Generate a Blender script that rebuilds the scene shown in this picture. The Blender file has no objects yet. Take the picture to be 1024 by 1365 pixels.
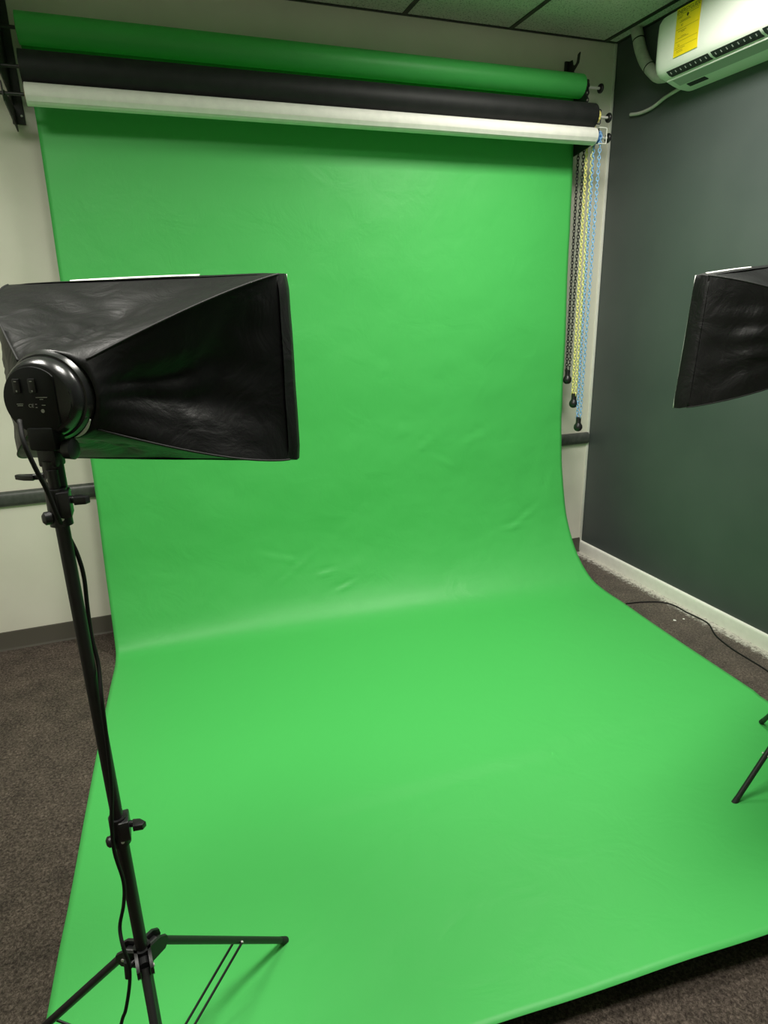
import bpy, bmesh, math, random
from mathutils import Vector, Matrix, noise
random.seed(7)
sc = bpy.context.scene
col = sc.collection

# ------------------------------------------------------------------ camera, world, lights, exposure
cam_d = bpy.data.cameras.new('camera'); cam = bpy.data.objects.new('camera', cam_d); col.objects.link(cam)
yaw, pit, rol = 0.347, 0.306, -0.025
fw = Vector((math.sin(yaw)*math.cos(pit), math.cos(yaw)*math.cos(pit), -math.sin(pit)))
r0 = Vector((math.cos(yaw), -math.sin(yaw), 0)); u0 = r0.cross(fw)
rr = math.cos(rol)*r0 + math.sin(rol)*u0; uu = -math.sin(rol)*r0 + math.cos(rol)*u0
M = Matrix((rr, uu, -fw)).transposed().to_4x4(); M.translation = Vector((-2.755, -3.545, 1.671))
cam.matrix_world = M
cam_d.sensor_fit = 'VERTICAL'; cam_d.sensor_height = 36.0; cam_d.lens = 861.14*36/1365
cam_d.clip_start = 0.02
sc.camera = cam

w = bpy.data.worlds.new('world'); sc.world = w; w.use_nodes = True
w.node_tree.nodes['Background'].inputs[0].default_value = (0.9, 1, 0.92, 1)
w.node_tree.nodes['Background'].inputs[1].default_value = 0.0
sc.view_settings.view_transform = 'Standard'; sc.view_settings.look = 'None'
sc.view_settings.gamma = 1; sc.view_settings.use_curve_mapping = False
sc.view_settings.exposure = 0.0

CEIL = 3.067
# recessed ceiling fixtures of the room: centre x, y, size x, size y, power in W, spread in degrees (louvre cut-off)
TROFFERS = [(-0.93, -1.40, 0.58, 0.58, 51.0, 163), (-2.214, -2.45, 0.58, 0.58, 32.0, 158), (-3.433, -2.1, 0.58, 0.58, 36.0, 163)]
LIGHT_COL = (1.0, 0.965, 0.885, 1)
for (lx, ly, sx, sy, pw, spr) in TROFFERS:
    ld = bpy.data.lights.new('fixture_light', 'AREA'); ld.shape = 'RECTANGLE'; ld.size = sx; ld.size_y = sy
    ld.energy = pw; ld.color = LIGHT_COL[:3]; ld.spread = math.radians(spr)
    lo = bpy.data.objects.new('fixture_light', ld); col.objects.link(lo); lo.location = (lx, ly, CEIL-0.014)

# ------------------------------------------------------------------ materials
def mat(name, colr, rough=0.6, metal=0.0, spec=0.5, emis=None, estr=0.0):
    m = bpy.data.materials.new(name); m.use_nodes = True
    b = m.node_tree.nodes['Principled BSDF']
    b.inputs['Base Color'].default_value = (*colr, 1); b.inputs['Roughness'].default_value = rough
    b.inputs['Metallic'].default_value = metal; b.inputs['Specular IOR Level'].default_value = spec
    if emis: b.inputs['Emission Color'].default_value = emis; b.inputs['Emission Strength'].default_value = estr
    return m
def noisy(m, c1, c2, scale, detail=4, bump=0.0, bscale=None, bdist=0.002, lo=0.35, hi=0.65, rough=None):
    nt = m.node_tree; N = nt.nodes; L = nt.links; b = N['Principled BSDF']
    tc = N.new('ShaderNodeTexCoord')
    n = N.new('ShaderNodeTexNoise'); n.inputs['Scale'].default_value = scale; n.inputs['Detail'].default_value = detail
    L.new(tc.outputs['Object'], n.inputs['Vector'])
    r = N.new('ShaderNodeValToRGB'); r.color_ramp.elements[0].position = lo; r.color_ramp.elements[1].position = hi
    r.color_ramp.elements[0].color = (*c1, 1); r.color_ramp.elements[1].color = (*c2, 1)
    L.new(n.outputs['Fac'], r.inputs['Fac']); L.new(r.outputs['Color'], b.inputs['Base Color'])
    if bump:
        n2 = N.new('ShaderNodeTexNoise'); n2.inputs['Scale'].default_value = bscale or scale; n2.inputs['Detail'].default_value = detail
        L.new(tc.outputs['Object'], n2.inputs['Vector'])
        bp = N.new('ShaderNodeBump'); bp.inputs['Strength'].default_value = bump; bp.inputs['Distance'].default_value = bdist
        L.new(n2.outputs['Fac'], bp.inputs['Height']); L.new(bp.outputs['Normal'], b.inputs['Normal'])
    return m, r
def plain_noisy(name, c1, c2, scale, rough=0.6, spec=0.5, **k):
    m = mat(name, c1, rough, spec=spec); noisy(m, c1, c2, scale, **k); return m

m_wall = plain_noisy('wall_cream_paint', (0.75,0.725,0.625), (0.80,0.775,0.675), 3, 0.7, 0.3, bump=0.15, bscale=180, bdist=0.001)
m_dark = plain_noisy('wall_dark_paint', (0.060,0.073,0.071), (0.072,0.086,0.083), 2.2, 0.50, 0.45, bump=0.12, bscale=160, bdist=0.001)
m_ceil = mat('ceiling_tile', (0.5,0.5,0.44), 0.9, spec=0.1)
def ceil_nodes():
    nt = m_ceil.node_tree; N = nt.nodes; L = nt.links; b = N['Principled BSDF']
    tc = N.new('ShaderNodeTexCoord'); v = N.new('ShaderNodeTexVoronoi'); v.inputs['Scale'].default_value = 95
    n = N.new('ShaderNodeTexNoise'); n.inputs['Scale'].default_value = 60; n.inputs['Detail'].default_value = 5
    L.new(tc.outputs['Object'], v.inputs['Vector']); L.new(tc.outputs['Object'], n.inputs['Vector'])
    mm = N.new('ShaderNodeMath'); mm.operation = 'MULTIPLY'; L.new(v.outputs['Distance'], mm.inputs[0]); L.new(n.outputs['Fac'], mm.inputs[1])
    r = N.new('ShaderNodeValToRGB'); r.color_ramp.elements[0].position = 0.05; r.color_ramp.elements[1].position = 0.20
    r.color_ramp.elements[0].color = (0.30,0.30,0.26,1); r.color_ramp.elements[1].color = (0.74,0.74,0.66,1)
    L.new(mm.outputs[0], r.inputs['Fac']); L.new(r.outputs['Color'], b.inputs['Base Color'])
    bp = N.new('ShaderNodeBump'); bp.inputs['Strength'].default_value = 0.5; bp.inputs['Distance'].default_value = 0.003
    L.new(mm.outputs[0], bp.inputs['Height']); L.new(bp.outputs['Normal'], b.inputs['Normal'])
ceil_nodes()
m_tbar = mat('ceiling_grid_metal', (0.035,0.036,0.03), 0.5)
m_whitetrim = plain_noisy('white_trim_paint', (0.82,0.81,0.74), (0.87,0.86,0.79), 30, 0.45)
m_vinyl = mat('brown_vinyl', (0.075,0.066,0.052), 0.5)
m_rail = plain_noisy('rail_grey_vinyl', (0.055,0.062,0.055), (0.08,0.088,0.078), 40, 0.4)

m_carpet = mat('carpet', (0.07,0.06,0.05), 0.95, spec=0.05)
def carpet_nodes():
    nt = m_carpet.node_tree; N = nt.nodes; L = nt.links; b = N['Principled BSDF']
    tc = N.new('ShaderNodeTexCoord')
    def nz(s, d, dist=0.0, rg=0.5):
        n = N.new('ShaderNodeTexNoise'); n.inputs['Scale'].default_value = s; n.inputs['Detail'].default_value = d
        n.inputs['Distortion'].default_value = dist; n.inputs['Roughness'].default_value = rg
        L.new(tc.outputs['Object'], n.inputs['Vector']); return n
    n1 = nz(105, 6, 0.6, 0.85); n2 = nz(9, 3); n3 = nz(420, 2)
    r = N.new('ShaderNodeValToRGB'); e = r.color_ramp.elements
    e[0].position = 0.36; e[0].color = (0.030,0.024,0.021,1); e[1].position = 0.64; e[1].color = (0.230,0.188,0.158,1)
    m_ = e.new(0.5); m_.color = (0.098,0.080,0.067,1)
    L.new(n1.outputs['Fac'], r.inputs['Fac'])
    r2 = N.new('ShaderNodeValToRGB'); r2.color_ramp.elements[0].position = 0.3; r2.color_ramp.elements[1].position = 0.7
    r2.color_ramp.elements[0].color = (0.72,0.72,0.72,1); r2.color_ramp.elements[1].color = (1.15,1.12,1.1,1)
    L.new(n2.outputs['Fac'], r2.inputs['Fac'])
    mx = N.new('ShaderNodeMix'); mx.data_type = 'RGBA'; mx.blend_type = 'MULTIPLY'; mx.inputs['Factor'].default_value = 1
    L.new(r.outputs['Color'], mx.inputs['A']); L.new(r2.outputs['Color'], mx.inputs['B'])
    # plaster dust spilt along the skirting of the right wall
    sp = N.new('ShaderNodeSeparateXYZ'); L.new(tc.outputs['Object'], sp.inputs[0])
    mr = N.new('ShaderNodeMapRange'); mr.inputs['From Min'].default_value = -0.17; mr.inputs['From Max'].default_value = -0.015
    mr.interpolation_type = 'SMOOTHSTEP'
    L.new(sp.outputs['X'], mr.inputs['Value'])
    n4 = nz(40, 9, 0.4, 0.9)
    ad = N.new('ShaderNodeMath'); ad.operation = 'MULTIPLY_ADD'; ad.inputs[1].default_value = 0.30
    L.new(mr.outputs['Result'], ad.inputs[0]); L.new(n4.outputs['Fac'], ad.inputs[2])
    r3 = N.new('ShaderNodeValToRGB'); r3.color_ramp.elements[0].position = 0.69; r3.color_ramp.elements[1].position = 0.78
    L.new(ad.outputs[0], r3.inputs['Fac'])
    mx2 = N.new('ShaderNodeMix'); mx2.data_type = 'RGBA'; mx2.inputs['B'].default_value = (0.66,0.64,0.57,1)
    L.new(r3.outputs['Color'], mx2.inputs['Factor']); L.new(mx.outputs['Result'], mx2.inputs['A'])
    # a general film of dust near that wall
    mr2 = N.new('ShaderNodeMapRange'); mr2.inputs['From Min'].default_value = -0.55; mr2.inputs['From Max'].default_value = 0.0
    mr2.inputs['To Max'].default_value = 0.12
    L.new(sp.outputs['X'], mr2.inputs['Value'])
    mx3 = N.new('ShaderNodeMix'); mx3.data_type = 'RGBA'; mx3.inputs['B'].default_value = (0.42,0.39,0.35,1)
    L.new(mr2.outputs['Result'], mx3.inputs['Factor']); L.new(mx2.outputs['Result'], mx3.inputs['A'])
    L.new(mx3.outputs['Result'], b.inputs['Base Color'])
    bp = N.new('ShaderNodeBump'); bp.inputs['Strength'].default_value = 0.9; bp.inputs['Distance'].default_value = 0.006
    L.new(n1.outputs['Fac'], bp.inputs['Height']); L.new(bp.outputs['Normal'], b.inputs['Normal'])
carpet_nodes()

GREEN = (0.072, 0.495, 0.106)
m_green = mat('green_paper', GREEN, 0.48, spec=0.42)
def green_nodes(m):
    nt = m.node_tree; N = nt.nodes; L = nt.links; b = N['Principled BSDF']
    tc = N.new('ShaderNodeTexCoord')
    n = N.new('ShaderNodeTexNoise'); n.inputs['Scale'].default_value = 6; n.inputs['Detail'].default_value = 5; n.inputs['Distortion'].default_value = 0.6
    n2 = N.new('ShaderNodeTexNoise'); n2.inputs['Scale'].default_value = 220; n2.inputs['Detail'].default_value = 2
    for q in (n, n2): L.new(tc.outputs['Object'], q.inputs['Vector'])
    b1 = N.new('ShaderNodeBump'); b1.inputs['Strength'].default_value = 0.30; b1.inputs['Distance'].default_value = 0.012
    b2 = N.new('ShaderNodeBump'); b2.inputs['Strength'].default_value = 0.10; b2.inputs['Distance'].default_value = 0.001
    L.new(n.outputs['Fac'], b1.inputs['Height']); L.new(n2.outputs['Fac'], b2.inputs['Height'])
    L.new(b1.outputs['Normal'], b2.inputs['Normal']); L.new(b2.outputs['Normal'], b.inputs['Normal'])
green_nodes(m_green)
m_blackpaper = plain_noisy('black_paper', (0.010,0.011,0.011), (0.014,0.015,0.015), 20, 0.6, 0.3, bump=0.1, bscale=150, bdist=0.001)
m_whitepaper = plain_noisy('white_paper', (0.76,0.75,0.70), (0.82,0.81,0.75), 25, 0.6, 0.3, bump=0.2, bscale=60, bdist=0.002)
m_blackmetal = mat('black_powder_coat', (0.012,0.012,0.012), 0.42, spec=0.5)
m_blackplastic = mat('black_plastic', (0.012,0.012,0.013), 0.35)
m_gloss = mat('glossy_black_plastic', (0.016,0.016,0.017), 0.24, spec=0.6)
m_plate = mat('matt_black_plastic', (0.006,0.007,0.007), 0.55, spec=0.3)
m_chrome = mat('bright_steel', (0.75,0.74,0.70), 0.35, metal=0.2)
m_core = mat('cardboard_core', (0.30,0.22,0.13), 0.8)
m_rubber = mat('black_rubber', (0.010,0.010,0.010), 0.7)
m_blue = mat('blue_plastic', (0.05,0.16,0.42), 0.45)
m_bluechain = mat('blue_chain_plastic', (0.26,0.48,0.80), 0.45)
m_yelchain = mat('yellow_chain_plastic', (0.90,0.82,0.28), 0.45)
m_blkchain = mat('black_chain_plastic', (0.012,0.012,0.012), 0.45)
m_ac = mat('white_plastic', (0.80,0.82,0.76), 0.35)
m_acdark = mat('dark_air_slot', (0.015,0.017,0.02), 0.6)
m_acgrey = mat('grey_vane_plastic', (0.42,0.44,0.42), 0.45)
m_label = mat('yellow_label_paper', (0.86,0.66,0.01), 0.5)
m_ink = mat('black_ink', (0.04,0.03,0.01), 0.6)
m_paleink = mat('pale_grey_print', (0.45,0.45,0.42), 0.6)
m_wrap = plain_noisy('white_pipe_wrap', (0.48,0.49,0.44), (0.58,0.58,0.52), 30, 0.55)
m_cord = mat('black_cord', (0.008,0.008,0.008), 0.65, spec=0.3)
m_fabric = mat('black_nylon', (0.0042,0.0042,0.0045), 0.46, spec=0.30)
def fabric_nodes():
    nt = m_fabric.node_tree; N = nt.nodes; L = nt.links; b = N['Principled BSDF']
    tc = N.new('ShaderNodeTexCoord')
    n = N.new('ShaderNodeTexNoise'); n.inputs['Scale'].default_value = 9; n.inputs['Detail'].default_value = 6; n.inputs['Distortion'].default_value = 1.2
    n2 = N.new('ShaderNodeTexNoise'); n2.inputs['Scale'].default_value = 700; n2.inputs['Detail'].default_value = 1
    for q in (n, n2): L.new(tc.outputs['Object'], q.inputs['Vector'])
    b1 = N.new('ShaderNodeBump'); b1.inputs['Strength'].default_value = 0.55; b1.inputs['Distance'].default_value = 0.012
    b2 = N.new('ShaderNodeBump'); b2.inputs['Strength'].default_value = 0.25; b2.inputs['Distance'].default_value = 0.0006
    L.new(n.outputs['Fac'], b1.inputs['Height']); L.new(n2.outputs['Fac'], b2.inputs['Height'])
    L.new(b1.outputs['Normal'], b2.inputs['Normal']); L.new(b2.outputs['Normal'], b.inputs['Normal'])
fabric_nodes()
m_piping = mat('dark_grey_webbing', (0.016,0.016,0.016), 0.6, spec=0.3)
m_diff = mat('white_diffuser_cloth', (0.80,0.80,0.76), 0.7, spec=0.2)
m_plaster = mat('white_plaster', (0.75,0.74,0.68), 0.8)
m_tdiff = mat('troffer_diffuser', (0.8,0.8,0.8), 0.6)

# ------------------------------------------------------------------ mesh helpers
def obj(name, bm, m, parent=None, smooth=True, auto=None):
    me = bpy.data.meshes.new(name); bm.normal_update(); bm.to_mesh(me); bm.free()
    me.materials.append(m)
    if smooth:
        for p in me.polygons: p.use_smooth = True
        if auto is not None: me.set_sharp_from_angle(angle=math.radians(auto))
    o = bpy.data.objects.new(name, me); col.objects.link(o)
    if parent is not None: o.parent = parent
    return o
def tag(o, label=None, cat=None, group=None, kind=None):
    if label: o['label'] = label
    if cat: o['category'] = cat
    if group: o['group'] = group
    if kind: o['kind'] = kind
    return o
def empty(name, loc=(0,0,0), rz=0.0):
    o = bpy.data.objects.new(name, None); col.objects.link(o); o.location = loc; o.rotation_euler = (0,0,rz); o.empty_display_size = 0.1
    return o
def box(bm, x0, x1, y0, y1, z0, z1, bev=0.0):
    vs = [bm.verts.new((x, y, z)) for x in (x0,x1) for y in (y0,y1) for z in (z0,z1)]
    F = [(0,1,3,2),(4,6,7,5),(0,4,5,1),(2,3,7,6),(0,2,6,4),(1,5,7,3)]
    fs = [bm.faces.new([vs[i] for i in f]) for f in F]
    if bev:
        es = set(e for f in fs for e in f.edges)
        bmesh.ops.bevel(bm, geom=list(es), offset=bev, segments=2, affect='EDGES', profile=0.5)
def frame_of(d):
    d = d.normalized(); a = Vector((0,0,1)) if abs(d.z) < 0.9 else Vector((1,0,0))
    x = d.cross(a).normalized(); return x, d.cross(x).normalized()
def tube(bm, p0, p1, r0, r1=None, n=20, caps=True):
    p0 = Vector(p0); p1 = Vector(p1); r1 = r0 if r1 is None else r1
    x, y = frame_of(p1-p0)
    A = [bm.verts.new(p0 + r0*(math.cos(2*math.pi*i/n)*x + math.sin(2*math.pi*i/n)*y)) for i in range(n)]
    B = [bm.verts.new(p1 + r1*(math.cos(2*math.pi*i/n)*x + math.sin(2*math.pi*i/n)*y)) for i in range(n)]
    for i in range(n): bm.faces.new((A[i], A[(i+1)%n], B[(i+1)%n], B[i]))
    if caps: bm.faces.new(A[::-1]); bm.faces.new(B)
def lathe(bm, prof, org, axis, n=32, flip=False):
    """prof: list of (distance along axis, radius)"""
    org = Vector(org); ax = Vector(axis).normalized(); x, y = frame_of(ax); rings = []
    for d, r in prof:
        if r < 1e-6: rings.append([bm.verts.new(org+ax*d)])
        else: rings.append([bm.verts.new(org+ax*d+r*(math.cos(2*math.pi*i/n)*x+math.sin(2*math.pi*i/n)*y)) for i in range(n)])
    for a, b in zip(rings[:-1], rings[1:]):
        for i in range(n):
            j = (i+1) % n
            if len(a) == 1 and len(b) == 1: continue
            if len(a) == 1: bm.faces.new((a[0], b[j], b[i]))
            elif len(b) == 1: bm.faces.new((a[i], a[j], b[0]))
            else: bm.faces.new((a[i], a[j], b[j], b[i]))
    if len(rings[0]) > 1: bm.faces.new(rings[0][::-1])
    if len(rings[-1]) > 1: bm.faces.new(rings[-1])
def catmull(pts, k=8):
    P = [Vector(p) for p in pts]; P = [2*P[0]-P[1]] + P + [2*P[-1]-P[-2]]; out = []
    for i in range(1, len(P)-2):
        for j in range(k):
            t = j/k; a, b, c, d = P[i-1], P[i], P[i+1], P[i+2]
            out.append(0.5*((2*b) + (c-a)*t + (2*a-5*b+4*c-d)*t*t + (3*b-a-3*c+d)*t**3))
    out.append(P[-2]); return out
def sweep(bm, pts, r, n=10, k=8, smoothpath=True):
    P = catmull(pts, k) if smoothpath else [Vector(p) for p in pts]
    t = (P[1]-P[0]).normalized(); x, y = frame_of(t); rings = []
    for i, p in enumerate(P):
        t2 = (P[min(i+1, len(P)-1)] - P[max(i-1, 0)]).normalized()
        x = (x - t2*x.dot(t2)).normalized(); y = t2.cross(x)
        rings.append([bm.verts.new(p + r*(math.cos(2*math.pi*q/n)*x + math.sin(2*math.pi*q/n)*y)) for q in range(n)])
    for a, b in zip(rings[:-1], rings[1:]):
        for i in range(n): bm.faces.new((a[i], a[(i+1)%n], b[(i+1)%n], b[i]))
    bm.faces.new(rings[0][::-1]); bm.faces.new(rings[-1])
def prism(bm, poly, axis, a0, a1, bev=0.0):
    """poly of 2-D points in the two other axes (in order), extruded along axis"""
    def mk(a, p):
        if axis == 0: return (a, p[0], p[1])
        if axis == 1: return (p[0], a, p[1])
        return (p[0], p[1], a)
    A = [bm.verts.new(mk(a0, p)) for p in poly]; B = [bm.verts.new(mk(a1, p)) for p in poly]
    n = len(poly); fs = [bm.faces.new(A[::-1]), bm.faces.new(B)]
    for i in range(n): fs.append(bm.faces.new((A[i], A[(i+1)%n], B[(i+1)%n], B[i])))
    bmesh.ops.recalc_face_normals(bm, faces=fs)
    if bev:
        es = set(e for f in fs[:2] for e in f.edges)
        bmesh.ops.bevel(bm, geom=list(es), offset=bev, segments=2, affect='EDGES', profile=0.5)
def text_mesh(name, s, size, m, parent, mw, extrude=0.0003):
    c = bpy.data.curves.new(name, 'FONT'); c.body = s; c.size = size; c.extrude = extrude; c.align_x = 'CENTER'; c.align_y = 'CENTER'
    o = bpy.data.objects.new('tmp', c); col.objects.link(o)
    dg = bpy.context.evaluated_depsgraph_get(); me = bpy.data.meshes.new_from_object(o.evaluated_get(dg))
    bpy.data.objects.remove(o); bpy.data.curves.remove(c)
    me.transform(mw); me.name = name; me.materials.clear(); me.materials.append(m)
    o = bpy.data.objects.new(name, me); col.objects.link(o); o.parent = parent
    return o
def struct(name, bm, m, **k):
    o = obj(name, bm, m, None, **k); o['kind'] = 'structure'; return o

# ------------------------------------------------------------------ room shell
X0, Y0 = -5.4, -5.6
b = bmesh.new(); box(b, X0, 0, Y0, 0, -0.05, 0); struct('floor', b, m_carpet, smooth=False)
b = bmesh.new(); box(b, X0, 0, 0, 0.1, 0, CEIL); struct('wall_back', b, m_wall, smooth=False)
b = bmesh.new(); box(b, 0, 0.1, Y0, 0.1, 0, CEIL); struct('wall_right', b, m_dark, smooth=False)
b = bmesh.new(); box(b, X0-0.1, X0, Y0, 0.1, 0, CEIL); struct('wall_left', b, m_wall, smooth=False)
b = bmesh.new(); box(b, X0-0.1, 0.1, Y0-0.1, Y0, 0, CEIL); struct('wall_front', b, m_wall, smooth=False)
b = bmesh.new(); box(b, X0-0.1, 0.1, Y0-0.1, 0.1, CEIL, CEIL+0.06); struct('ceiling', b, m_ceil, smooth=False)
# ceiling grid
b = bmesh.new()
gx = -0.085
while gx > X0: box(b, gx-0.012, gx+0.012, Y0, 0, CEIL-0.005, CEIL+0.002); gx -= 0.6096
gy = -0.62
while gy > Y0: box(b, X0, 0, gy-0.012, gy+0.012, CEIL-0.0048, CEIL+0.002); gy -= 0.6096
box(b, X0, 0, -0.012, 0, CEIL-0.006, CEIL+0.002); box(b, -0.014, 0, Y0, 0, CEIL-0.006, CEIL+0.002)
struct('trim_1', b, m_tbar, smooth=False)
# rounded vinyl chair rail on the back wall
b = bmesh.new()
prism(b, [(0,0.772),(-0.012,0.774),(-0.021,0.783),(-0.025,0.797),(-0.025,0.822),(-0.021,0.838),(-0.012,0.847),(0,0.849)], 0, X0, -0.014)
struct('trim_2', b, m_rail, auto=40)
# white corner bead
b = bmesh.new(); box(b, -0.019, -0.001, -0.006, 0, 0.077, CEIL-0.006, 0.0015); struct('trim_3', b, m_whitetrim)
b = bmesh.new()
prism(b, [(0,0),(-0.013,0),(-0.010,0.006),(-0.006,0.012),(-0.006,0.095),(-0.003,0.101),(0,0.102)], 0, X0, -0.018)
struct('baseboard_back', b, m_vinyl, auto=40)
b = bmesh.new()
prism(b, [(0,0),(-0.016,0),(-0.016,0.066),(-0.013,0.074),(-0.009,0.078),(0,0.078)], 1, Y0, 0)
struct('baseboard_right', b, m_whitetrim, auto=50)
b = bmesh.new(); box(b, X0, X0+0.006, Y0, 0, 0, 0.1); struct('baseboard_left', b, m_vinyl, smooth=False)

# ceiling lights
for i, (x, y, sx, sy, pw, spr) in enumerate(TROFFERS):
    t = empty('ceiling_light', (x, y, CEIL-0.006))
    tag(t, ['square recessed ceiling light above the backdrop', 'square recessed ceiling light above the left tripod',
            'square recessed ceiling light over the left side of the room'][i], 'ceiling light')
    b = bmesh.new(); hx, hy = sx/2, sy/2
    for a in ((-hx-.012,hx+.012,-hy-.012,-hy), (-hx-.012,hx+.012,hy,hy+.012), (-hx-.012,-hx,-hy,hy), (hx,hx+.012,-hy,hy)):
        box(b, a[0], a[1], a[2], a[3], -0.012, 0.0)
    obj('frame', b, m_whitetrim, t, smooth=False)
    md = mat('lit_diffuser', (0.8,0.8,0.8), 0.6, emis=LIGHT_COL, estr=0.6)
    b = bmesh.new(); box(b, -hx, hx, -hy, hy, -0.004, 0.0); obj('diffuser', b, md, t, smooth=False)

# ------------------------------------------------------------------ paper backdrops
XL, XR = -3.055, -0.330
RE = [(-.330,-.080,2.79),(-.330,-.092,2.66),(-.330,-.108,2.50),(-.330,-.118,2.2),(-.330,-.122,1.9),(-.330,-.132,1.55),(-.330,-.143,1.25),(-.330,-.155,.978),(-.331,-.172,.80),
      (-.331,-.190,.648),(-.330,-.231,.46),(-.330,-.285,.325),(-.328,-.351,.215),(-.322,-.438,.115),(-.310,-.535,.042),(-.296,-.650,.010),(-.300,-.82,.004),(-.320,-1.03,.003),(-.339,-1.25,.003),(-.361,-1.55,.003),(-.383,-1.85,.003),(-.400,-2.08,.004),(-.411,-2.29,.014),(-.423,-2.50,.046),(-.436,-2.766,.120)]
LE = [(-3.055,-.080,2.79),(-3.052,-.092,2.66),(-3.042,-.104,2.50),(-3.044,-.110,2.2),(-3.050,-.115,1.84),(-3.047,-.122,1.50),(-3.045,-.130,1.20),(-3.046,-.140,.894),(-3.052,-.150,.66),
      (-3.059,-.170,.427),(-3.060,-.198,.29),(-3.060,-.235,.160),(-3.060,-.268,.075),(-3.060,-.305,.024),(-3.062,-.350,.006),(-3.066,-.43,.003),(-3.080,-.60,.003),(-3.096,-.82,.003),(-3.113,-1.07,.003),(-3.135,-1.42,.003),(-3.155,-1.77,.003),(-3.170,-1.97,.003),(-3.180,-2.15,.003),(-3.190,-2.33,.006),(-3.200,-2.510,.020)]
LEC = catmull(LE, 9); REC = catmull(RE, 9)
for C_ in (LEC, REC):          # the free front edge curls up off the carpet
    ye, ze = C_[-1].y, C_[-1].z
    for p in C_:
        if p.y < -0.9: p.z = 0.003 + (ze-0.003)*max(0.0, (-p.y-1.75)/(-ye-1.75))**2.6
bd = empty('green_backdrop', (0, 0, 0)); tag(bd, 'chroma green paper backdrop unrolled from the topmost roll down the wall and over the carpet', 'backdrop')
NU = 150; b = bmesh.new(); grid = []
# creases seen in the hanging part: (u, height-ish index position z, y on floor) -> centre (u, z), direction angle, length, width, depth
CR = [(.66,.92,.5,.16,.012,.010),(.70,.80,-.5,.10,.010,.008),(.60,1.00,.2,.14,.012,.007),(.78,.93,.35,.12,.014,.008),
      (.36,.30,.6,.12,.012,.010),(.42,.25,.1,.10,.010,.009),(.46,.17,.3,.07,.010,.010),(.33,.36,-.3,.10,.015,.008),(.90,.42,.5,.12,.012,.012),
      (.86,.36,.1,.10,.012,.010),(.96,.60,1.2,.05,.010,.012),(.50,.55,.7,.12,.012,.006),(.55,1.35,.2,.16,.012,.005),(.70,1.55,.1,.2,.014,.005),(.62,1.75,-.1,.15,.012,.004)]
for j, (l, r) in enumerate(zip(LEC, REC)):
    j0, j1 = max(j-1, 0), min(j+1, len(LEC)-1); row = []
    for i in range(NU+1):
        u = i/NU
        p = l.lerp(r, u)
        t = (LEC[j1].lerp(REC[j1], u) - LEC[j0].lerp(REC[j0], u)).normalized()
        nrm = Vector((1,0,0)).cross(t); 
        if nrm.y > 0 or (abs(nrm.y) < 1e-3 and nrm.z < 0): nrm = -nrm
        nrm.normalize()
        h = p.z; d = 0
        if p.z > 0.02 and p.y > -0.9:
            a = min(1, (2.6-h)/1.2) * min(1, max(0, h-0.02)/0.3) if h < 2.6 else 0
            d += 0.010*a*noise.noise(Vector((u*5, h*2.4, 1.3))) + 0.0040*a*noise.noise(Vector((u*14, h*7, 5.3))) + 0.0012*a*noise.noise(Vector((u*40, h*22, 9.3)))
            for cu, ch, an, ln, wd, dp in CR:
                dx = (u-cu)*2.72; dz = h-ch; ca, sa = math.cos(an), math.sin(an)
                s = dx*ca+dz*sa; q = -dx*sa+dz*ca
                if abs(s) < ln*2 and abs(q) < wd*5:
                    d += dp*0.95*(0.55+1.3*noise.noise(Vector((dx*11+cu*9, dz*15, 3.1))))*math.exp(-(s/(ln*.85))**2)*(math.exp(-(q/wd)**2) - 0.7*math.exp(-((q-wd*1.3)/(wd*1.4))**2))
        elif p.y < -1.0:
            d += 0.0018*min(1, (-p.y-1.0)/0.5)*(1+noise.noise(Vector((u*4, p.y*2, 7.7))))
            if p.y < -2.3: d += 0.007*noise.noise(Vector((u*7, p.y*1.5, 2.2)))*(-p.y-2.3)/0.3
        row.append(b.verts.new(p + nrm*d))
    grid.append(row)
for j in range(len(grid)-1):
    for i in range(NU): b.faces.new((grid[j][i], grid[j+1][i], grid[j+1][i+1], grid[j][i+1]))
sheet = obj('paper_sheet', b, m_green, bd)
md_ = sheet.modifiers.new('thickness', 'SOLIDIFY'); md_.thickness = 0.0009; md_.offset = 0

def roll(parent, xl, xr, y, z, r, m, sag=0.0):
    b = bmesh.new(); N = 64; n = 48; rings = []
    for i in range(N+1):
        t = i/N; x = xl+(xr-xl)*t; zz = z - sag*4*t*(1-t)
        rings.append([b.verts.new((x, y + r*math.cos(2*math.pi*k/n), zz + r*math.sin(2*math.pi*k/n))) for k in range(n)])
    for A, B in zip(rings[:-1], rings[1:]):
        for k in range(n): b.faces.new((A[k], B[k], B[(k+1)%n], A[(k+1)%n]))
    # end rings leave the core hole
    for ring, s in ((rings[0], 1), (rings[-1], -1)):
        x = ring[0].co.x; inner = [b.verts.new((x, y + 0.021*math.cos(2*math.pi*k/n), z + 0.021*math.sin(2*math.pi*k/n))) for k in range(n)]
        for k in range(n):
            f = (ring[k], ring[(k+1)%n], inner[(k+1)%n], inner[k]); b.faces.new(f if s > 0 else f[::-1])
    return obj('paper_roll', b, m, parent, auto=50)
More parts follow.
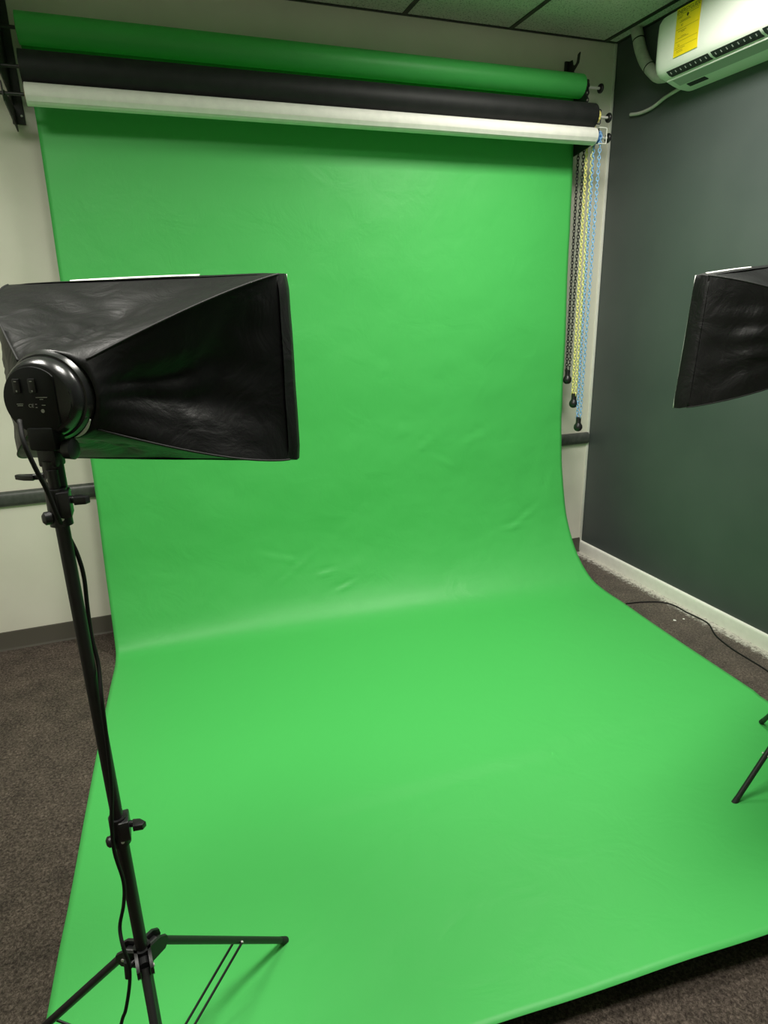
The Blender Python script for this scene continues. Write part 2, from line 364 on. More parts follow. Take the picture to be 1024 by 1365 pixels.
def hardware(parent, xl, xr, y, z, mg, guard=False, r=0.0, knobx=-0.205):
    # cores, rods, knobs, chain gear
    b = bmesh.new(); tube(b, (xl-0.004, y, z), (xr+0.004, y, z), 0.0205, n=28); o = obj('core_tube', b, m_core, parent, auto=40)
    b = bmesh.new(); tube(b, (xr-0.01, y, z), (knobx, y, z), 0.0068, n=18); o = obj('support_rod', b, m_chrome, parent, auto=40); o['label'] = 'bright steel end rod'
    b = bmesh.new(); tube(b, (xl+0.01, y, z), (-3.185, y, z), 0.0068, n=18); o = obj('support_rod', b, m_blackmetal, parent, auto=40)
    for kx, sgn in ((knobx, 1), (-3.185, -1)):
        b = bmesh.new(); lathe(b, [(0,0.010),(0.002,0.021),(0.006,0.024),(0.012,0.024),(0.016,0.020),(0.018,0.0)], (kx-0.002*sgn, y, z), (sgn,0,0), 28)
        obj('end_knob', b, m_blackplastic, parent, auto=40)
    b = bmesh.new(); gxp = xr+0.022
    lathe(b, [(-0.012,0.012),(-0.012,0.030),(-0.008,0.031),(-0.004,0.022),(0.004,0.022),(0.008,0.031),(0.012,0.030),(0.012,0.012)], (gxp, y, z), (1,0,0), 30)
    for k in range(10):
        a = 2*math.pi*k/10
        box(b, gxp-0.006, gxp+0.006, y+0.026*math.cos(a)-0.0035, y+0.026*math.cos(a)+0.0035, z+0.026*math.sin(a)-0.0035, z+0.026*math.sin(a)+0.0035)
    obj('chain_gear', b, mg, parent, auto=40)
    # wire guard that keeps the chain on the gear
    b = bmesh.new(); g = 0.038 if guard else 0.034; gw = 0.054 if guard else 0.05; gy = 0.036 if guard else 0.004
    sweep(b, [(xr+0.004, y-gy, z+g),(xr+gw-.003, y-gy, z+g),(xr+gw, y-gy, z+g-0.004),(xr+gw, y-gy, z-g+0.004),(xr+gw-.003, y-gy, z-g),(xr+0.004, y-gy, z-g)], 0.0028, 8, smoothpath=False)
    o = obj('chain_guard', b, m_whitetrim if guard else m_blackmetal, parent, auto=50)
    if guard: o['label'] = 'white wire guard'

roll(bd, XL, XR, -.140, 2.790, 0.058, m_green); hardware(bd, XL, XR, -.140, 2.790, m_blackplastic)
bk = empty('black_backdrop_roll', (0,0,0)); tag(bk, 'rolled-up black paper backdrop hung between the green and the white roll', 'backdrop roll')
roll(bk, XL, XR, -.262, 2.6175, 0.0605, m_blackpaper); hardware(bk, XL, XR, -.262, 2.6175, m_yelchain, knobx=-0.232)
wh = empty('white_backdrop_roll', (0,0,0)); tag(wh, 'rolled-up white paper backdrop, lowest of the three rolls on the wall', 'backdrop roll')
roll(wh, XL+0.006, XR, -.285, 2.517, 0.0415, m_whitepaper); hardware(wh, XL+0.006, XR, -.285, 2.515, m_blue, guard=True, knobx=-0.245)
b = bmesh.new()   # loose outer edge of the white paper, a shallow step along the roll
for x in (0,): 
    N = 90; A = []; B_ = []
    for i in range(N+1):
        x = XL+0.012+(XR-XL-0.020)*i/N; a = math.radians(196+3*noise.noise(Vector((x*2,0,0)))); a2 = a+math.radians(28)
        rr_ = 0.0415+0.0016
        A.append(b.verts.new((x, -.285+rr_*math.cos(a), 2.515+rr_*math.sin(a)))); B_.append(b.verts.new((x, -.285+0.0419*math.cos(a2), 2.515+0.0419*math.sin(a2))))
    for i in range(N): b.faces.new((A[i], A[i+1], B_[i+1], B_[i]))
obj('loose_paper_edge', b, m_whitepaper, wh)

# wall brackets with four hooks
def bracket(x, platex, label, outer):
    t = empty('wall_bracket', (x, 0, 2.47)); tag(t, label, 'bracket')
    b = bmesh.new(); box(b, -0.025, 0.025, -0.014, 0, 0.0, 0.475, 0.001); obj('mounting_bar', b, m_blackmetal, t, auto=40)
    hooks = [(-.072, 2.925, .020), (-.140, 2.790, .012), (-.262, 2.6175, .012), (-.285, 2.515, .012)]
    for hy, hz, rr_ in hooks:
        z = hz-2.47; b = bmesh.new()
        o_ = rr_+0.012 if rr_ > .015 else 0.024
        pr = [(-0.012, z-0.075), (hy-0.012, z-0.030), (hy-o_-0.004, z-0.014), (hy-o_-0.012, z+0.034), (hy-rr_-0.004, z+0.028)]
        for k in range(7):
            a = math.pi*(1+k/6)
            pr.append((hy + (rr_)*math.cos(a), z + 0.004 + (rr_)*math.sin(a)))
        pr += [(hy+rr_+0.004, z+0.016), (-0.012, z+0.016)]
        prism(b, pr, 0, platex-0.0025-x, platex+0.0025-x, 0.0)
        obj('hook', b, m_blackmetal, t, smooth=False)
    b = bmesh.new(); prism(b, [(-0.012,0.115),(-0.25,0.140),(-0.25,0.475),(-0.012,0.475)] if outer < 0 else [(-0.012,0.04),(-0.06,0.10),(-0.17,0.18),(-0.20,0.26),(-0.11,0.36),(-0.05,0.43),(-0.012,0.44)], 0, platex-0.0021-x, platex+0.0021-x)
    obj('side_plate', b, m_blackmetal, t, smooth=False)
    for dx in (-0.014, 0.014):
        b = bmesh.new(); lathe(b, [(0,0.0048),(0.002,0.0045),(0.003,0.0025),(0.003,0.0)], (dx, -0.014, 0.032), (0,-1,0), 12)
        obj('screw', b, m_chrome, t, auto=40)
bracket(-3.118, -3.128, 'black steel bracket holding the left ends of the three rolls', -1)
bracket(-0.320, -0.3255, 'black steel bracket behind the right ends of the three rolls', 1)

# pull chains
def chain(name, label, x, y, ztop, zbot, m, wlabel=None):
    t = empty(name, (x, y, zbot)); tag(t, label, 'chain', None)
    rad = 0.027; b = bmesh.new(); top = ztop - zbot; bot = 0.032
    def link(c, tdir, side):
        # flat oval link; side is the in-plane width direction
        L, W, rw = 0.0120, 0.0072, 0.0024; N = 10; n = 5; rings = []
        nrm = tdir.cross(side)
        for i in range(N):
            a = 2*math.pi*i/N; cc = c + tdir*L*math.cos(a) + side*W*math.sin(a)
            rad_ = (tdir*math.cos(a)*W + side*math.sin(a)*L).normalized()
            rings.append([b.verts.new(cc + rw*(math.cos(2*math.pi*k/n)*rad_ + math.sin(2*math.pi*k/n)*nrm)) for k in range(n)])
        for i in range(N):
            A, B = rings[i], rings[(i+1)%N]
            for k in range(n): b.faces.new((A[k], A[(k+1)%n], B[(k+1)%n], B[k]))
    pts = []; z = bot; step = 0.0172
    while z < top: pts.append((Vector((0, rad*(0.55+0.45*z/top), z)), Vector((0,0,1)))); z += step
    for k in range(1, 6):
        a = math.pi*k/6; pts.append((Vector((0, rad*math.cos(a), top + rad*math.sin(a))), Vector((0, -math.sin(a), math.cos(a)))))
    z = top
    while z > bot: pts.append((Vector((0, -rad*(0.55+0.45*z/top), z)), Vector((0,0,-1)))); z -= step
    for i, (p, td) in enumerate(pts):
        sd = Vector((1,0,0)) if i % 2 else td.cross(Vector((1,0,0)))
        ang = 0.5; sd2 = (sd*math.cos(ang) + td.cross(sd)*math.sin(ang)).normalized(); link(p, td, sd2)
    obj('chain_loop', b, m, t)
    b = bmesh.new()
    lathe(b, [(-0.050,0.0),(-0.049,0.010),(-0.044,0.019),(-0.034,0.0255),(-0.024,0.027),(-0.012,0.0245),(-0.003,0.018),(0.004,0.0155),(0.034,0.0155),(0.036,0.013),(0.036,0.0)], (0,0,0), (0,0,1), 28)
    for v in b.verts: v.co.x *= 0.95
    obj('chain_weight', b, m_blackplastic, t, auto=45)
chain('pull_chain', 'black pull chain loop of the top green roll, with the highest weight', -0.300, -.140, 2.79, 1.245, m_blkchain)
chain('pull_chain', 'yellow pull chain loop hanging between the black and the blue chain', -0.306, -.225, 2.64, 1.110, m_yelchain)
chain('pull_chain', 'blue pull chain loop reaching lowest beside the green backdrop', -0.306, -.285, 2.515, 0.975, m_bluechain)

# ------------------------------------------------------------------ air conditioner
ac = empty('air_conditioner', (0, -0.567, 2.668)); tag(ac, 'white wall-mounted air conditioner high on the dark wall', 'air conditioner')
ACP = [(-.002,.298),(-.165,.300),(-.200,.292),(-.214,.272),(-.219,.22),(-.219,.11),(-.214,.078),(-.203,.056),(-.184,.042),(-.150,.032),(-.100,.014),(-.055,.003),(-.002,.0)]
ACL = 0.86
b = bmesh.new(); ys = [0,-.004,-.012,-.026,-.05,-ACL+.05,-ACL+.026,-ACL+.012,-ACL+.004,-ACL]
ins = [.020,.012,.006,.002,0,0,.002,.006,.012,.020]; rings = []
for yy, q in zip(ys, ins):
    ring = []
    for (x, z) in ACP:
        cx, cz = -.08, .15; L_ = math.hypot(x-cx, z-cz); k = (L_-q)/L_
        ring.append(b.verts.new((min(-.002, cx+(x-cx)*k), yy, cz+(z-cz)*k)))
    rings.append(ring)
n = len(ACP)
for A, B in zip(rings[:-1], rings[1:]):
    for i in range(n): b.faces.new((A[i], A[(i+1)%n], B[(i+1)%n], B[i]))
b.faces.new(rings[0][::-1]); b.faces.new(rings[-1]); bmesh.ops.recalc_face_normals(b, faces=b.faces)
obj('housing', b, m_ac, ac, auto=35)
# intake slots along the lower front curve, in rows parted by ribs
def on_ac(s):   # s 0..1 from (-.214,.078) to (-.150,.032)
    P = [Vector((-.214,0,.078)), Vector((-.203,0,.056)), Vector((-.184,0,.042)), Vector((-.150,0,.032))]
    s *= 3; i = min(2, int(s)); return P[i].lerp(P[i+1], s-i)
def strip(bm, y0, y1, s0, s1, off):
    a, c = on_ac(s0), on_ac(s1); nn = Vector((-(c.z-a.z), 0, (c.x-a.x))).normalized()
    if nn.z > 0: nn = -nn
    vs = [Vector((a.x,y0,a.z)), Vector((a.x,y1,a.z)), Vector((c.x,y1,c.z)), Vector((c.x,y0,c.z))]
    A = [bm.verts.new(v+nn*off) for v in vs]; B = [bm.verts.new(v-nn*0.004) for v in vs]
    fs = [bm.faces.new(A), bm.faces.new(B[::-1])] + [bm.faces.new((A[i],A[(i+1)%4],B[(i+1)%4],B[i])) for i in range(4)]
    bmesh.ops.recalc_face_normals(bm, faces=fs)
for (ya, yb) in ((-.075,-.325), (-.340,-.590), (-.605,-.80)):
    b = bmesh.new(); strip(b, ya, yb, .36, .6666, 0.0014); strip(b, ya, yb, .6667, .86, 0.0014); nf = len(b.faces); k = ya-0.018
    while k > yb+0.01:
        strip(b, k, k-0.004, .50, .6666, 0.0024); k -= 0.030
    b.faces.ensure_lookup_table()
    for f in b.faces[nf:]: f.material_index = 1
    o = obj('air_slot', b, m_acdark, ac, smooth=False); o.data.materials.append(m_acgrey)
b = bmesh.new(); box(b, -.158, -.150, -ACL+.03, -.035, .024, .034, 0.002); o = obj('front_lip', b, m_ac, ac)
b = bmesh.new(); prism(b, [(-.146,.030),(-.146,.026),(-.098,.0085),(-.094,.010),(-.096,.014)], 1, -ACL+.05, -.06); obj('air_vane', b, m_acgrey, ac, smooth=False)
b = bmesh.new(); prism(b, [(-.085,.0105),(-.085,.0080),(-.060,.0008),(-.058,.004)], 1, -.20, -.09); obj('bottom_vent', b, m_acdark, ac, smooth=False)
# energy label
lb = bmesh.new(); box(lb, -.2205, -.2185, -.275, -.132, .092, .284, 0.0); lab = obj('energy_label', lb, m_label, ac, smooth=False); lab['label'] = 'yellow energy guide sticker'
RT = Matrix(((0,0,-1,0),(-1,0,0,0),(0,1,0,0),(0,0,0,1)))   # text x -> -Y, y -> Z, z -> -X
def lt(s, size, y, z, sx=1.0):
    return text_mesh('label_text', s, size, m_ink, lab, Matrix.Translation((-.2207, y, z)) @ RT @ Matrix.Diagonal((sx,1,1,1)), 0.0002)
lt('ENERGYGUIDE', 0.0225, -.2035, .268, 0.92)
b = bmesh.new()
def bar(y0, y1, z, h=0.0012): box(b, -.2210, -.2205, -y1, -y0, z-h/2, z+h/2)
bar(.138,.269,.2565,.0010); bar(.138,.269,.200,.0008); bar(.138,.269,.150,.0008); bar(.138,.269,.128,.0008)
for z, a0, a1 in ((.249,.140,.172),(.244,.140,.166),(.249,.215,.265),(.231,.160,.215),(.226,.155,.222),(.191,.15,.2),(.186,.17,.19),(.168,.17,.20),(.163,.15,.215),(.121,.14,.2),(.113,.15,.185),(.107,.15,.19)): bar(a0, a1, z)
obj('label_text', b, m_ink, lab, smooth=False)
b = bmesh.new(); prism(b, [(-.196,.251),(-.206,.251),(-.206,.246),(-.209,.246),(-.201,.236),(-.193,.246),(-.196,.246)], 0, -.2211, -.2205); obj('label_arrow', b, m_ink, lab, smooth=False)
for z, y in ((.213,-.170),(.135,-.160)):
    lt('U', .013, y, z)

# line set coming out of the ceiling, drain hose
b = bmesh.new(); pp = [(-.045,-.205,3.066),(-.045,-.225,3.02),(-.045,-.255,2.95),(-.045,-.300,2.88),(-.045,-.360,2.82),(-.05,-.43,2.775),(-.06,-.55,2.76)]
sweep(b, pp, 0.030, 18, 10); ls = obj('refrigerant_pipe', b, m_wrap); tag(ls, 'white wrapped pipe running from the ceiling to the air conditioner', 'pipe')
CP = catmull(pp, 10)
for i in (13, 36):
    b = bmesh.new(); d = (CP[i+1]-CP[i-1]).normalized(); tube(b, CP[i]-d*.003, CP[i]+d*.003, 0.0315, n=20); obj('pipe_tie', b, m_blackplastic, ls, auto=40)
b = bmesh.new(); sweep(b, [(-.025,-.60,2.70),(-.022,-.52,2.69),(-.020,-.44,2.679),(-.016,-.36,2.660),(-.014,-.29,2.655),(-.012,-.235,2.658),(-.012,-.175,2.668)], 0.0085, 12)
hs = obj('drain_hose', b, m_wrap, auto=60); tag(hs, 'thin white drain hose sticking out under the air conditioner', 'hose')

# ------------------------------------------------------------------ light stands
def stand(label, hub, r_foot, angs, lean, ztop, zc1, zc2):
    hx, hy, hz = hub; t = empty('light_stand', (hx, hy, 0)); tag(t, label, 'light stand')
    def at(z): return Vector((lean[0]*(z-hz)/(ztop-hz), lean[1]*(z-hz)/(ztop-hz), z)) if z > hz else Vector((0,0,z))
    b = bmesh.new(); tube(b, (0,0,0.045), at(hz), 0.0125); tube(b, at(hz), at(zc2), 0.0125); obj('lower_pole', b, m_blackmetal, t, auto=40)
    b = bmesh.new(); tube(b, at(zc2), at(zc1), 0.0112); obj('middle_pole', b, m_blackmetal, t, auto=40)
    b = bmesh.new(); tube(b, at(zc1), at(ztop), 0.0090); obj('upper_pole', b, m_blackmetal, t, auto=40)
    for zc, sgn in ((zc1, 1), (zc2, 1)):
        b = bmesh.new(); c = at(zc)
        tube(b, at(zc-0.036), at(zc+0.026), 0.0180, 0.0165, 24)
        box(b, c.x+sgn*0.010-0.010, c.x+sgn*0.010+0.010, c.y-0.020, c.y+0.020, zc-0.022, zc+0.022, 0.003)
        cl = obj('clamp', b, m_blackplastic, t, auto=40)
        b = bmesh.new(); s = sgn
        tube(b, (c.x+s*0.016, c.y-0.004, zc+0.006), (c.x+s*0.030, c.y-0.010, zc+0.006), 0.007, 0.006, 14)
        prism(b, [(c.x+s*0.026, c.y-0.024),(c.x+s*0.044, c.y-0.026),(c.x+s*0.050, c.y-0.018),(c.x+s*0.040, c.y-0.006),(c.x+s*0.026, c.y-0.002)][::s], 2, zc+0.000, zc+0.013, 0.002)
        obj('wing_knob', b, m_blackplastic, cl, auto=40)
        b = bmesh.new(); lathe(b, [(0,0.011),(0.010,0.011),(0.014,0.006),(0.014,0)], (c.x-0.012, c.y-0.008, zc-0.020), (-1,-0.3,0), 18); obj('clamp_knob', b, m_blackplastic, cl, auto=40)
        b = bmesh.new(); lathe(b, [(0,0.0036),(0.002,0.003),(0.002,0)], (c.x+0.004, c.y-0.0175, zc-0.022), (0.2,-1,0), 12); obj('screw', b, m_chrome, cl, auto=40)
    # spreader hub with three forks
    b = bmesh.new(); tube(b, (0,0,hz-0.030), (0,0,hz+0.016), 0.0185, 0.0175, 26)
    for a in angs:
        d = Vector((math.cos(a), math.sin(a), 0)); s = Vector((-math.sin(a), math.cos(a), 0))
        tube(b, d*0.012+Vector((0,0,hz-0.004)), d*0.034+Vector((0,0,hz-0.004)), 0.0125, 0.0125, 16)
        for q in (-1, 1):
            base = s*(0.0100*q)
            pts = [(0.006, 0.016), (0.036, 0.016), (0.050, 0.006), (0.052, -0.008), (0.042, -0.022), (0.006, -0.026)]
            A = [b.verts.new(d*x + base*1.0 + Vector((0,0,hz+z))) for x, z in pts]; B = [b.verts.new(d*x + base*1.0 + s*(0.0065*q) + Vector((0,0,hz+z))) for x, z in pts]
            fs = [b.faces.new(A), b.faces.new(B[::-1])] + [b.faces.new((A[i],A[(i+1)%6],B[(i+1)%6],B[i])) for i in range(6)]
            bmesh.ops.recalc_face_normals(b, faces=fs)
    obj('spreader_hub', b, m_blackplastic, t, auto=40)
    b = bmesh.new(); tube(b, (0,0,0.030), (0,0,0.075), 0.0175, 0.0175, 26); obj('lower_collar', b, m_blackplastic, t, auto=40)
    b = bmesh.new(); a = angs[1]+0.9; d = Vector((math.cos(a), math.sin(a), 0))
    tube(b, d*0.014+Vector((0,0,hz-0.006)), d*0.034+Vector((0,0,hz-0.012)), 0.006, 0.006, 14)
    tube(b, d*0.034+Vector((0,0,hz+0.008)), d*0.038+Vector((0,0,hz-0.034)), 0.0065, 0.0055, 14); obj('hub_knob', b, m_blackplastic, t, auto=40)
    for a in angs:
        d = Vector((math.cos(a), math.sin(a), 0)); s = Vector((-math.sin(a), math.cos(a), 0))
        p0 = d*0.036 + Vector((0,0,hz-0.004)); p1 = d*(r_foot-0.004) + Vector((0,0,0.012))
        b = bmesh.new(); tube(b, p0, p1, 0.0088, n=18); leg = obj('leg', b, m_blackmetal, t, auto=40)
        b = bmesh.new(); dd = (p1-p0).normalized(); lathe(b, [(-0.026,0.0092),(-0.004,0.0098),(0.004,0.0096),(0.008,0.006),(0.009,0)], p1, dd, 20); f = obj('rubber_foot', b, m_rubber, leg, auto=50)
        q = p0.lerp(p1, 0.58)
        b = bmesh.new(); tube(b, q-s*0.0128, q+s*0.0128, 0.0030, n=12); obj('bolt', b, m_chrome, leg, auto=40)
        b = bmesh.new(); tube(b, p0+s*0.0165, p0+s*0.0185, 0.0034, n=12); obj('bolt', b, m_chrome, leg, auto=40)
        base = d*0.016 + Vector((0,0,0.052))
        b = bmesh.new()
        for k in (-1, 1): tube(b, q+s*(0.0108*k), base+s*(0.0108*k), 0.0030, n=10)
        obj('brace', b, m_blackmetal, t, auto=40)
    return t
ang0 = math.atan2(0.238, 0.328); T3 = 2*math.pi/3
stand('black tripod light stand nearest the camera, on the left edge of the green paper', (-2.906,-2.410,.398), .405, [ang0, ang0+T3, ang0-T3], (-.005,.003), 1.435, 1.378, .722)
stand('black tripod light stand mostly outside the picture at the right edge', (-.703,-2.228,.40), .331, [math.radians(182.6), math.radians(61.6), math.radians(-58)], (0,0), 1.435, 1.378, .722)

# ------------------------------------------------------------------ softboxes
def softbox(name, label, centre, yaw, rim, front, depth, ring_r, seed, flap, detail):
    """rim/front: (left_top, left_bottom, right_top, right_bottom) corners, local x and z, at y=0 and y=lip"""
    lip = 0.045
    t = empty(name, centre, -yaw); tag(t, label, 'softbox')
    per = 26
    def rect(cn, k, i):     # side k 0..3, position i of per ; order TL->TR->BR->BL
        c = [cn[0], cn[2], cn[3], cn[1]]; a = Vector(c[k]); bq = Vector(c[(k+1)%4]); return a.lerp(bq, i/per)
    angs_ = [math.radians(x) for x in (135, 45, -45, -135)]
    b = bmesh.new(); V = 40; rings = []
    for v in range(V+1):
        w_ = v/V; ring = []
        for k in range(4):
            a0 = angs_[k]; a1 = a0 - math.pi/2
            for i in range(per):
                s = i/per; R = rect(rim, k, i); a = a0+(a1-a0)*s
                Cc = Vector((ring_r*math.cos(a), ring_r*math.sin(a)))
                # ribs bow outwards near the rim
                ww = w_**1.08
                P = R.lerp(Cc, ww)
                bow = math.sin(math.pi*min(1, w_))*0.030
                rad = P.normalized(); P = P + Vector((0.006, 0))*w_
                edge = abs(2*s-1)**2.0
                P = P + rad*bow*edge
                mid = math.sin(math.pi*s)
                sagk = (0.030, 0.030, 0.018, -0.016)[k]
                P = P - rad*sagk*mid*math.sin(math.pi*w_)
                q = Vector((P.x*7+seed, P.y*7, w_*3.5+k*2.3))
                dz = 0.010*noise.noise(q)*math.sin(math.pi*w_)*mid + 0.004*noise.noise(q*3.3)*math.sin(math.pi*w_)*min(1, mid*2)
                # long taut folds from ring to rim corners
                dz += 0.0045*math.sin(w_*math.pi)*math.sin((s*9+noise.noise(q*0.5)*2.5)*math.pi)*mid
                P = P + rad*dz
                ring.append(b.verts.new((P.x, -depth*w_, P.y)))
        rings.append(ring)
    n_ = 4*per
    for A, B in zip(rings[:-1], rings[1:]):
        for i in range(n_): b.faces.new((A[i], A[(i+1)%n_], B[(i+1)%n_], B[i]))
    bmesh.ops.recalc_face_normals(b, faces=b.faces)
    ribs = [[rings[v][k*per].co.copy() for v in range(V+1)] for k in range(4)]
    sh = obj('fabric_shell', b, m_fabric, t, auto=70)
    sm = sh.modifiers.new('thickness', 'SOLIDIFY'); sm.thickness = 0.0012; sm.offset = 1
    for k in range(4):
        b = bmesh.new(); pts = [p + Vector((p.x,0,p.z)).normalized()*0.0015 for p in ribs[k][::3]]; sweep(b, pts, 0.0020, 8, 4); obj('seam_piping', b, m_piping, t)
    # rim band (lip)
    b = bmesh.new(); rg = []
    for (cn, y, g) in ((rim, -0.006, 0.002), (rim, 0.004, 0.0045), (front, lip*0.5, 0.003), (front, lip-0.004, 0.004), (front, lip, 0.001), (front, lip-0.006, -0.004), (rim, 0.0, -0.004)):
        ring = []
        for k in range(4):
            for i in range(per):
                P = rect(cn, k, i); s = i/per
                # rounded corners
                cr = max(0, 1-min(s, 1-s)*per/2.2)
                P = P*(1-0.012*cr) + P.normalized()*(g + 0.0014*noise.noise(Vector((P.x*14, P.y*14, y*30+seed))))
                ring.append(b.verts.new((P.x, y, P.y)))
        rg.append(ring)
    for A, B in zip(rg, rg[1:]+rg[:1]):
        for i in range(n_): b.faces.new((A[i], A[(i+1)%n_], B[(i+1)%n_], B[i]))
    bmesh.ops.recalc_face_normals(b, faces=b.faces)
    obj('rim_band', b, m_fabric, t, auto=60)
    # diffuser cloth: closed cushion-like front
    b = bmesh.new(); NU_, NV_ = 20, 14; gf = []
    for v in range(NV_+1):
        row = []
        for u in range(NU_+1):
            s, q = u/NU_, v/NV_
            P = (Vector(front[0]).lerp(Vector(front[2]), s)).lerp(Vector(front[1]).lerp(Vector(front[3]), s), q)
            bul = (1-(2*s-1)**6)*(1-(2*q-1)**6)
            P = P*0.998
            row.append(b.verts.new((P.x, lip+0.001+0.016*bul, P.y)))
        gf.append(row)
    for v in range(NV_):
        for u in range(NU_): b.faces.new((gf[v][u], gf[v][u+1], gf[v+1][u+1], gf[v+1][u]))
    d = obj('diffuser', b, m_diff, t); d['label'] = 'white front diffuser cloth'
    sm = d.modifiers.new('thickness', 'SOLIDIFY'); sm.thickness = 0.003; sm.offset = -1
    if flap:
        b = bmesh.new(); A = []; B = []
        for i in range(25):
            s = flap[0]+(flap[1]-flap[0])*i/24; P = Vector(front[0]).lerp(Vector(front[2]), s)
            hh = 0.0052 + 0.001*math.sin(i/24*math.pi)
            A.append(b.verts.new((P.x, lip*0.4, P.y+0.001))); B.append(b.verts.new((P.x, lip*0.55, P.y+hh)))
        for i in range(24): b.faces.new((A[i], A[i+1], B[i+1], B[i]))
        f = obj('lining_flap', b, m_diff, t); f['label'] = 'white lining showing along the top edge'
        sm = f.modifiers.new('thickness', 'SOLIDIFY'); sm.thickness = 0.0015
    # speed ring and lamp head
    yb = -depth
    b = bmesh.new(); lathe(b, [(-0.014,ring_r-0.012),(-0.012,ring_r+0.002),(-0.002,ring_r+0.003),(0.004,ring_r-0.001),(0.010,ring_r-0.003),(0.012,ring_r-0.010)], (0,yb,0), (0,-1,0), 56); obj('speed_ring', b, m_gloss, t, auto=35)
    b = bmesh.new(); lathe(b, [(0.006,0.061),(0.010,0.0635),(0.018,0.0635),(0.026,0.061),(0.032,0.0575),(0.035,0.0545),(0.036,0.053)], (0,yb,0), (0,-1,0), 56); hd = obj('lamp_head', b, m_gloss, t, auto=35)
    yf = yb-0.036
    # back plate: rounded, straight right flank
    b = bmesh.new(); pl = []
    for i in range(48):
        a = 2*math.pi*i/48; x = 0.0520*math.cos(a); z = 0.0520*math.sin(a)
        x = min(x, 0.036); pl.append((x-0.003, z-0.002))
    prism(b, pl, 1, yf-0.003, yf+0.002, 0.0008); bp_ = obj('back_plate', b, m_plate, hd, auto=35)
    b = bmesh.new(); pl = [(0.036,0.030),(0.046,0.030),(0.055,0.010),(0.055,-0.012),(0.048,-0.030),(0.040,-0.032),(0.034,-0.010),(0.033,0.012)]
    prism(b, pl, 1, yf+0.001, yf+0.016, 0.001); obj('side_grip', b, m_plate, hd, auto=35)
    if detail:
        for sx in (-0.028, -0.002):
            b = bmesh.new(); box(b, sx-0.006, sx+0.006, yf-0.006, yf-0.002, 0.010, 0.032, 0.0015); sw = obj('rocker_switch', b, m_blackplastic, hd, auto=35)
            b = bmesh.new(); box(b, sx-0.002, sx+0.002, yf-0.0065, yf-0.0058, 0.0275, 0.0285); box(b, sx-0.001, sx+0.001, yf-0.0065, yf-0.0058, 0.012, 0.0145); obj('switch_mark', b, m_paleink, sw, smooth=False)
        RB = Matrix(((1,0,0,0),(0,0,-1,0),(0,1,0,0),(0,0,0,1)))   # text faces -Y
        text_mesh('printed_mark', 'CE', 0.0075, m_paleink, hd, Matrix.Translation((-0.010, yf-0.0032, -0.010)) @ RB)
        b = bmesh.new()
        for x0_, x1_, z_ in ((0.000,0.019,0.003),(0.006,0.012,0.0),(-0.034,-0.023,-0.007),(-0.033,-0.024,-0.0095),(0.008,0.014,-0.009),(-0.003,0.000,-0.0075),(-0.003,0.000,-0.0125)):
            box(b, x0_, x1_, yf-0.0034, yf-0.0030, z_-0.0005, z_+0.0005)
        lathe(b, [(0,0.0030),(0.0004,0.0030),(0.0004,0.0)], (0.008, yf-0.003, -0.018), (0,-1,0), 20)
        obj('printed_lines', b, m_paleink, hd, smooth=False)
        # white lining peeping out between ring and cloth
        b = bmesh.new(); A = []; B = []
        for i in range(15):
            a = math.radians(-64+34*i/14); wv = 0.0045*math.sin(math.pi*i/14)+0.0004
            A.append(b.verts.new(((ring_r+0.0030)*math.cos(a), yb-0.006, (ring_r+0.0030)*math.sin(a)))); B.append(b.verts.new(((ring_r+0.003+wv)*math.cos(a), yb-0.004, (ring_r+0.003+wv)*math.sin(a))))
        for i in range(14): b.faces.new((A[i], A[i+1], B[i+1], B[i]))
        f = obj('lining', b, m_diff, t); f['label'] = 'sliver of white lining beside the lamp head'
        sm = f.modifiers.new('thickness', 'SOLIDIFY'); sm.thickness = 0.001
    # tilt bracket down to the stand
    b = bmesh.new(); box(b, -0.026, 0.020, yf-0.006, yb-0.010, -0.082, -0.044, 0.005); obj('bracket_block', b, m_plate, hd, auto=35)
    b = bmesh.new(); tube(b, (-0.004, yf+0.014, -0.155), (-0.004, yf+0.014, -0.100), 0.0165, 0.0165, 26); box(b, -0.020, 0.012, yf+0.000, yf+0.028, -0.110, -0.070, 0.004)
    sock = obj('stand_socket', b, m_blackplastic, hd, auto=35)
    b = bmesh.new(); tube(b, (-0.018, yf+0.010, -0.126), (-0.036, yf+0.006, -0.127), 0.006, 0.005, 14)
    prism(b, [(-0.032, yf-0.002),(-0.050, yf-0.002),(-0.068, yf+0.004),(-0.066, yf+0.010),(-0.048, yf+0.012),(-0.032, yf+0.014)], 2, -0.132, -0.123, 0.002); obj('socket_lever', b, m_blackplastic, hd, auto=40)
    b = bmesh.new(); lathe(b, [(0,0.008),(0.010,0.008),(0.012,0.016),(0.026,0.017),(0.028,0.012),(0.028,0)], (0.012, yf+0.014, -0.082), (1,0,0), 22); obj('tilt_knob', b, m_blackplastic, hd, auto=40)
    b = bmesh.new(); lathe(b, [(0,0.0040),(0.002,0.0035),(0.002,0)], (-0.004, yf-0.003, -0.130), (0,-1,0), 12); obj('screw', b, m_chrome, hd, auto=40)
    return t
softbox('softbox', 'black fabric softbox seen from behind, in front of the left side of the green backdrop', (-2.736,-2.062,1.548), .477,
        [(-.290,.187),(-.313,-.179),(.2907,.1912),(.2876,-.183)], [(-.296,.188),(-.318,-.186),(.297,.1945),(.2990,-.190)], .35, .070, 1.7, (.22,.70), True)
softbox('softbox', 'black fabric softbox cut off by the right edge, in front of the dark wall', (-.839,-1.834,1.550), -.33,
        [(-.271,.191),(-.312,-.205),(.29,.232),(.29,-.20)], [(-.262,.195),(-.312,-.212),(.300,.236),(.300,-.203)], .35, .070, 6.1, (.04,.6), False)

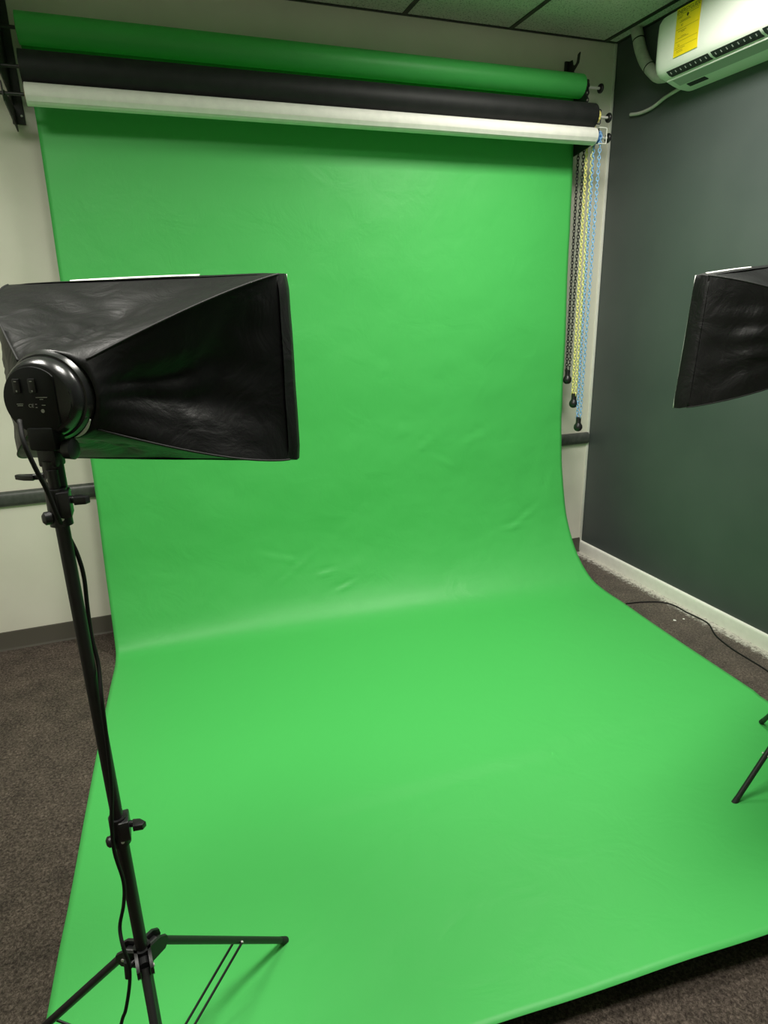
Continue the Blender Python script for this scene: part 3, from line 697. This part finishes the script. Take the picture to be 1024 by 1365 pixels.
# ------------------------------------------------------------------ cords and crumbs
b = bmesh.new()
cp = [(-2.939, -2.432, 1.521),(-2.935, -2.455, 1.49),(-2.926, -2.455, 1.449),(-2.918, -2.44, 1.408),(-2.911, -2.431, 1.361),(-2.906, -2.4, 1.322),(-2.897, -2.395, 1.281),(-2.894, -2.39, 1.237),(-2.897, -2.39, 1.18),(-2.898, -2.395, 1.124),(-2.894, -2.405, 1.075),(-2.895, -2.432, 1.022),(-2.899, -2.432, 0.929),(-2.905, -2.432, 0.832),(-2.915, -2.436, 0.761),(-2.92, -2.434, 0.69),(-2.914, -2.434, 0.614),(-2.921, -2.434, 0.56),(-2.935, -2.436, 0.509),(-2.933, -2.455, 0.477),(-2.928, -2.46, 0.435),(-2.933, -2.46, 0.386),(-2.949, -2.46, 0.321),(-2.968, -2.46, 0.267),(-3.02,-2.49,.07),(-3.06,-2.56,.030),(-3.16,-2.68,.006),(-3.36,-2.86,.006)]
sweep(b, cp, 0.0036, 10, 6); o = obj('power_cord', b, m_cord); tag(o, 'black cord hanging down along the left light stand', 'cord')
b = bmesh.new()
cf = [(-.36,-.815,.009),(-.33,-.817,.0075),(-.293,-.821,.004),(-.201,-.839,.004),(-.102,-.881,.004),(-.060,-.945,.004),(-.060,-1.043,.004),(-.052,-1.137,.004),(-.062,-1.20,.004),(-.127,-1.309,.004),(-.160,-1.436,.004),(-.169,-1.551,.004),(-.178,-1.657,.004),(-.22,-1.85,.004),(-.34,-2.02,.005)]
sweep(b, cf[2:], 0.0038, 10, 8); o = obj('power_cord', b, m_cord); tag(o, 'black cord lying on the carpet beside the white skirting of the dark wall', 'cord')
for i, (x, y, s, lb_) in enumerate([(-.191,-1.090,.0085,'white plaster crumb on the carpet, the one nearer the green paper'), (-.133,-1.095,.0065,'white plaster crumb on the carpet, the one nearer the skirting')]):
    b = bmesh.new(); bmesh.ops.create_icosphere(b, subdivisions=2, radius=s)
    for v in b.verts: v.co *= 1+0.35*noise.noise(v.co*160+Vector((i*5,0,0))); v.co.z = max(v.co.z*0.45, -s*0.30)
    o = obj('plaster_crumb', b, m_plaster); o.location = (x, y, s*0.30); tag(o, lb_, 'plaster crumb')
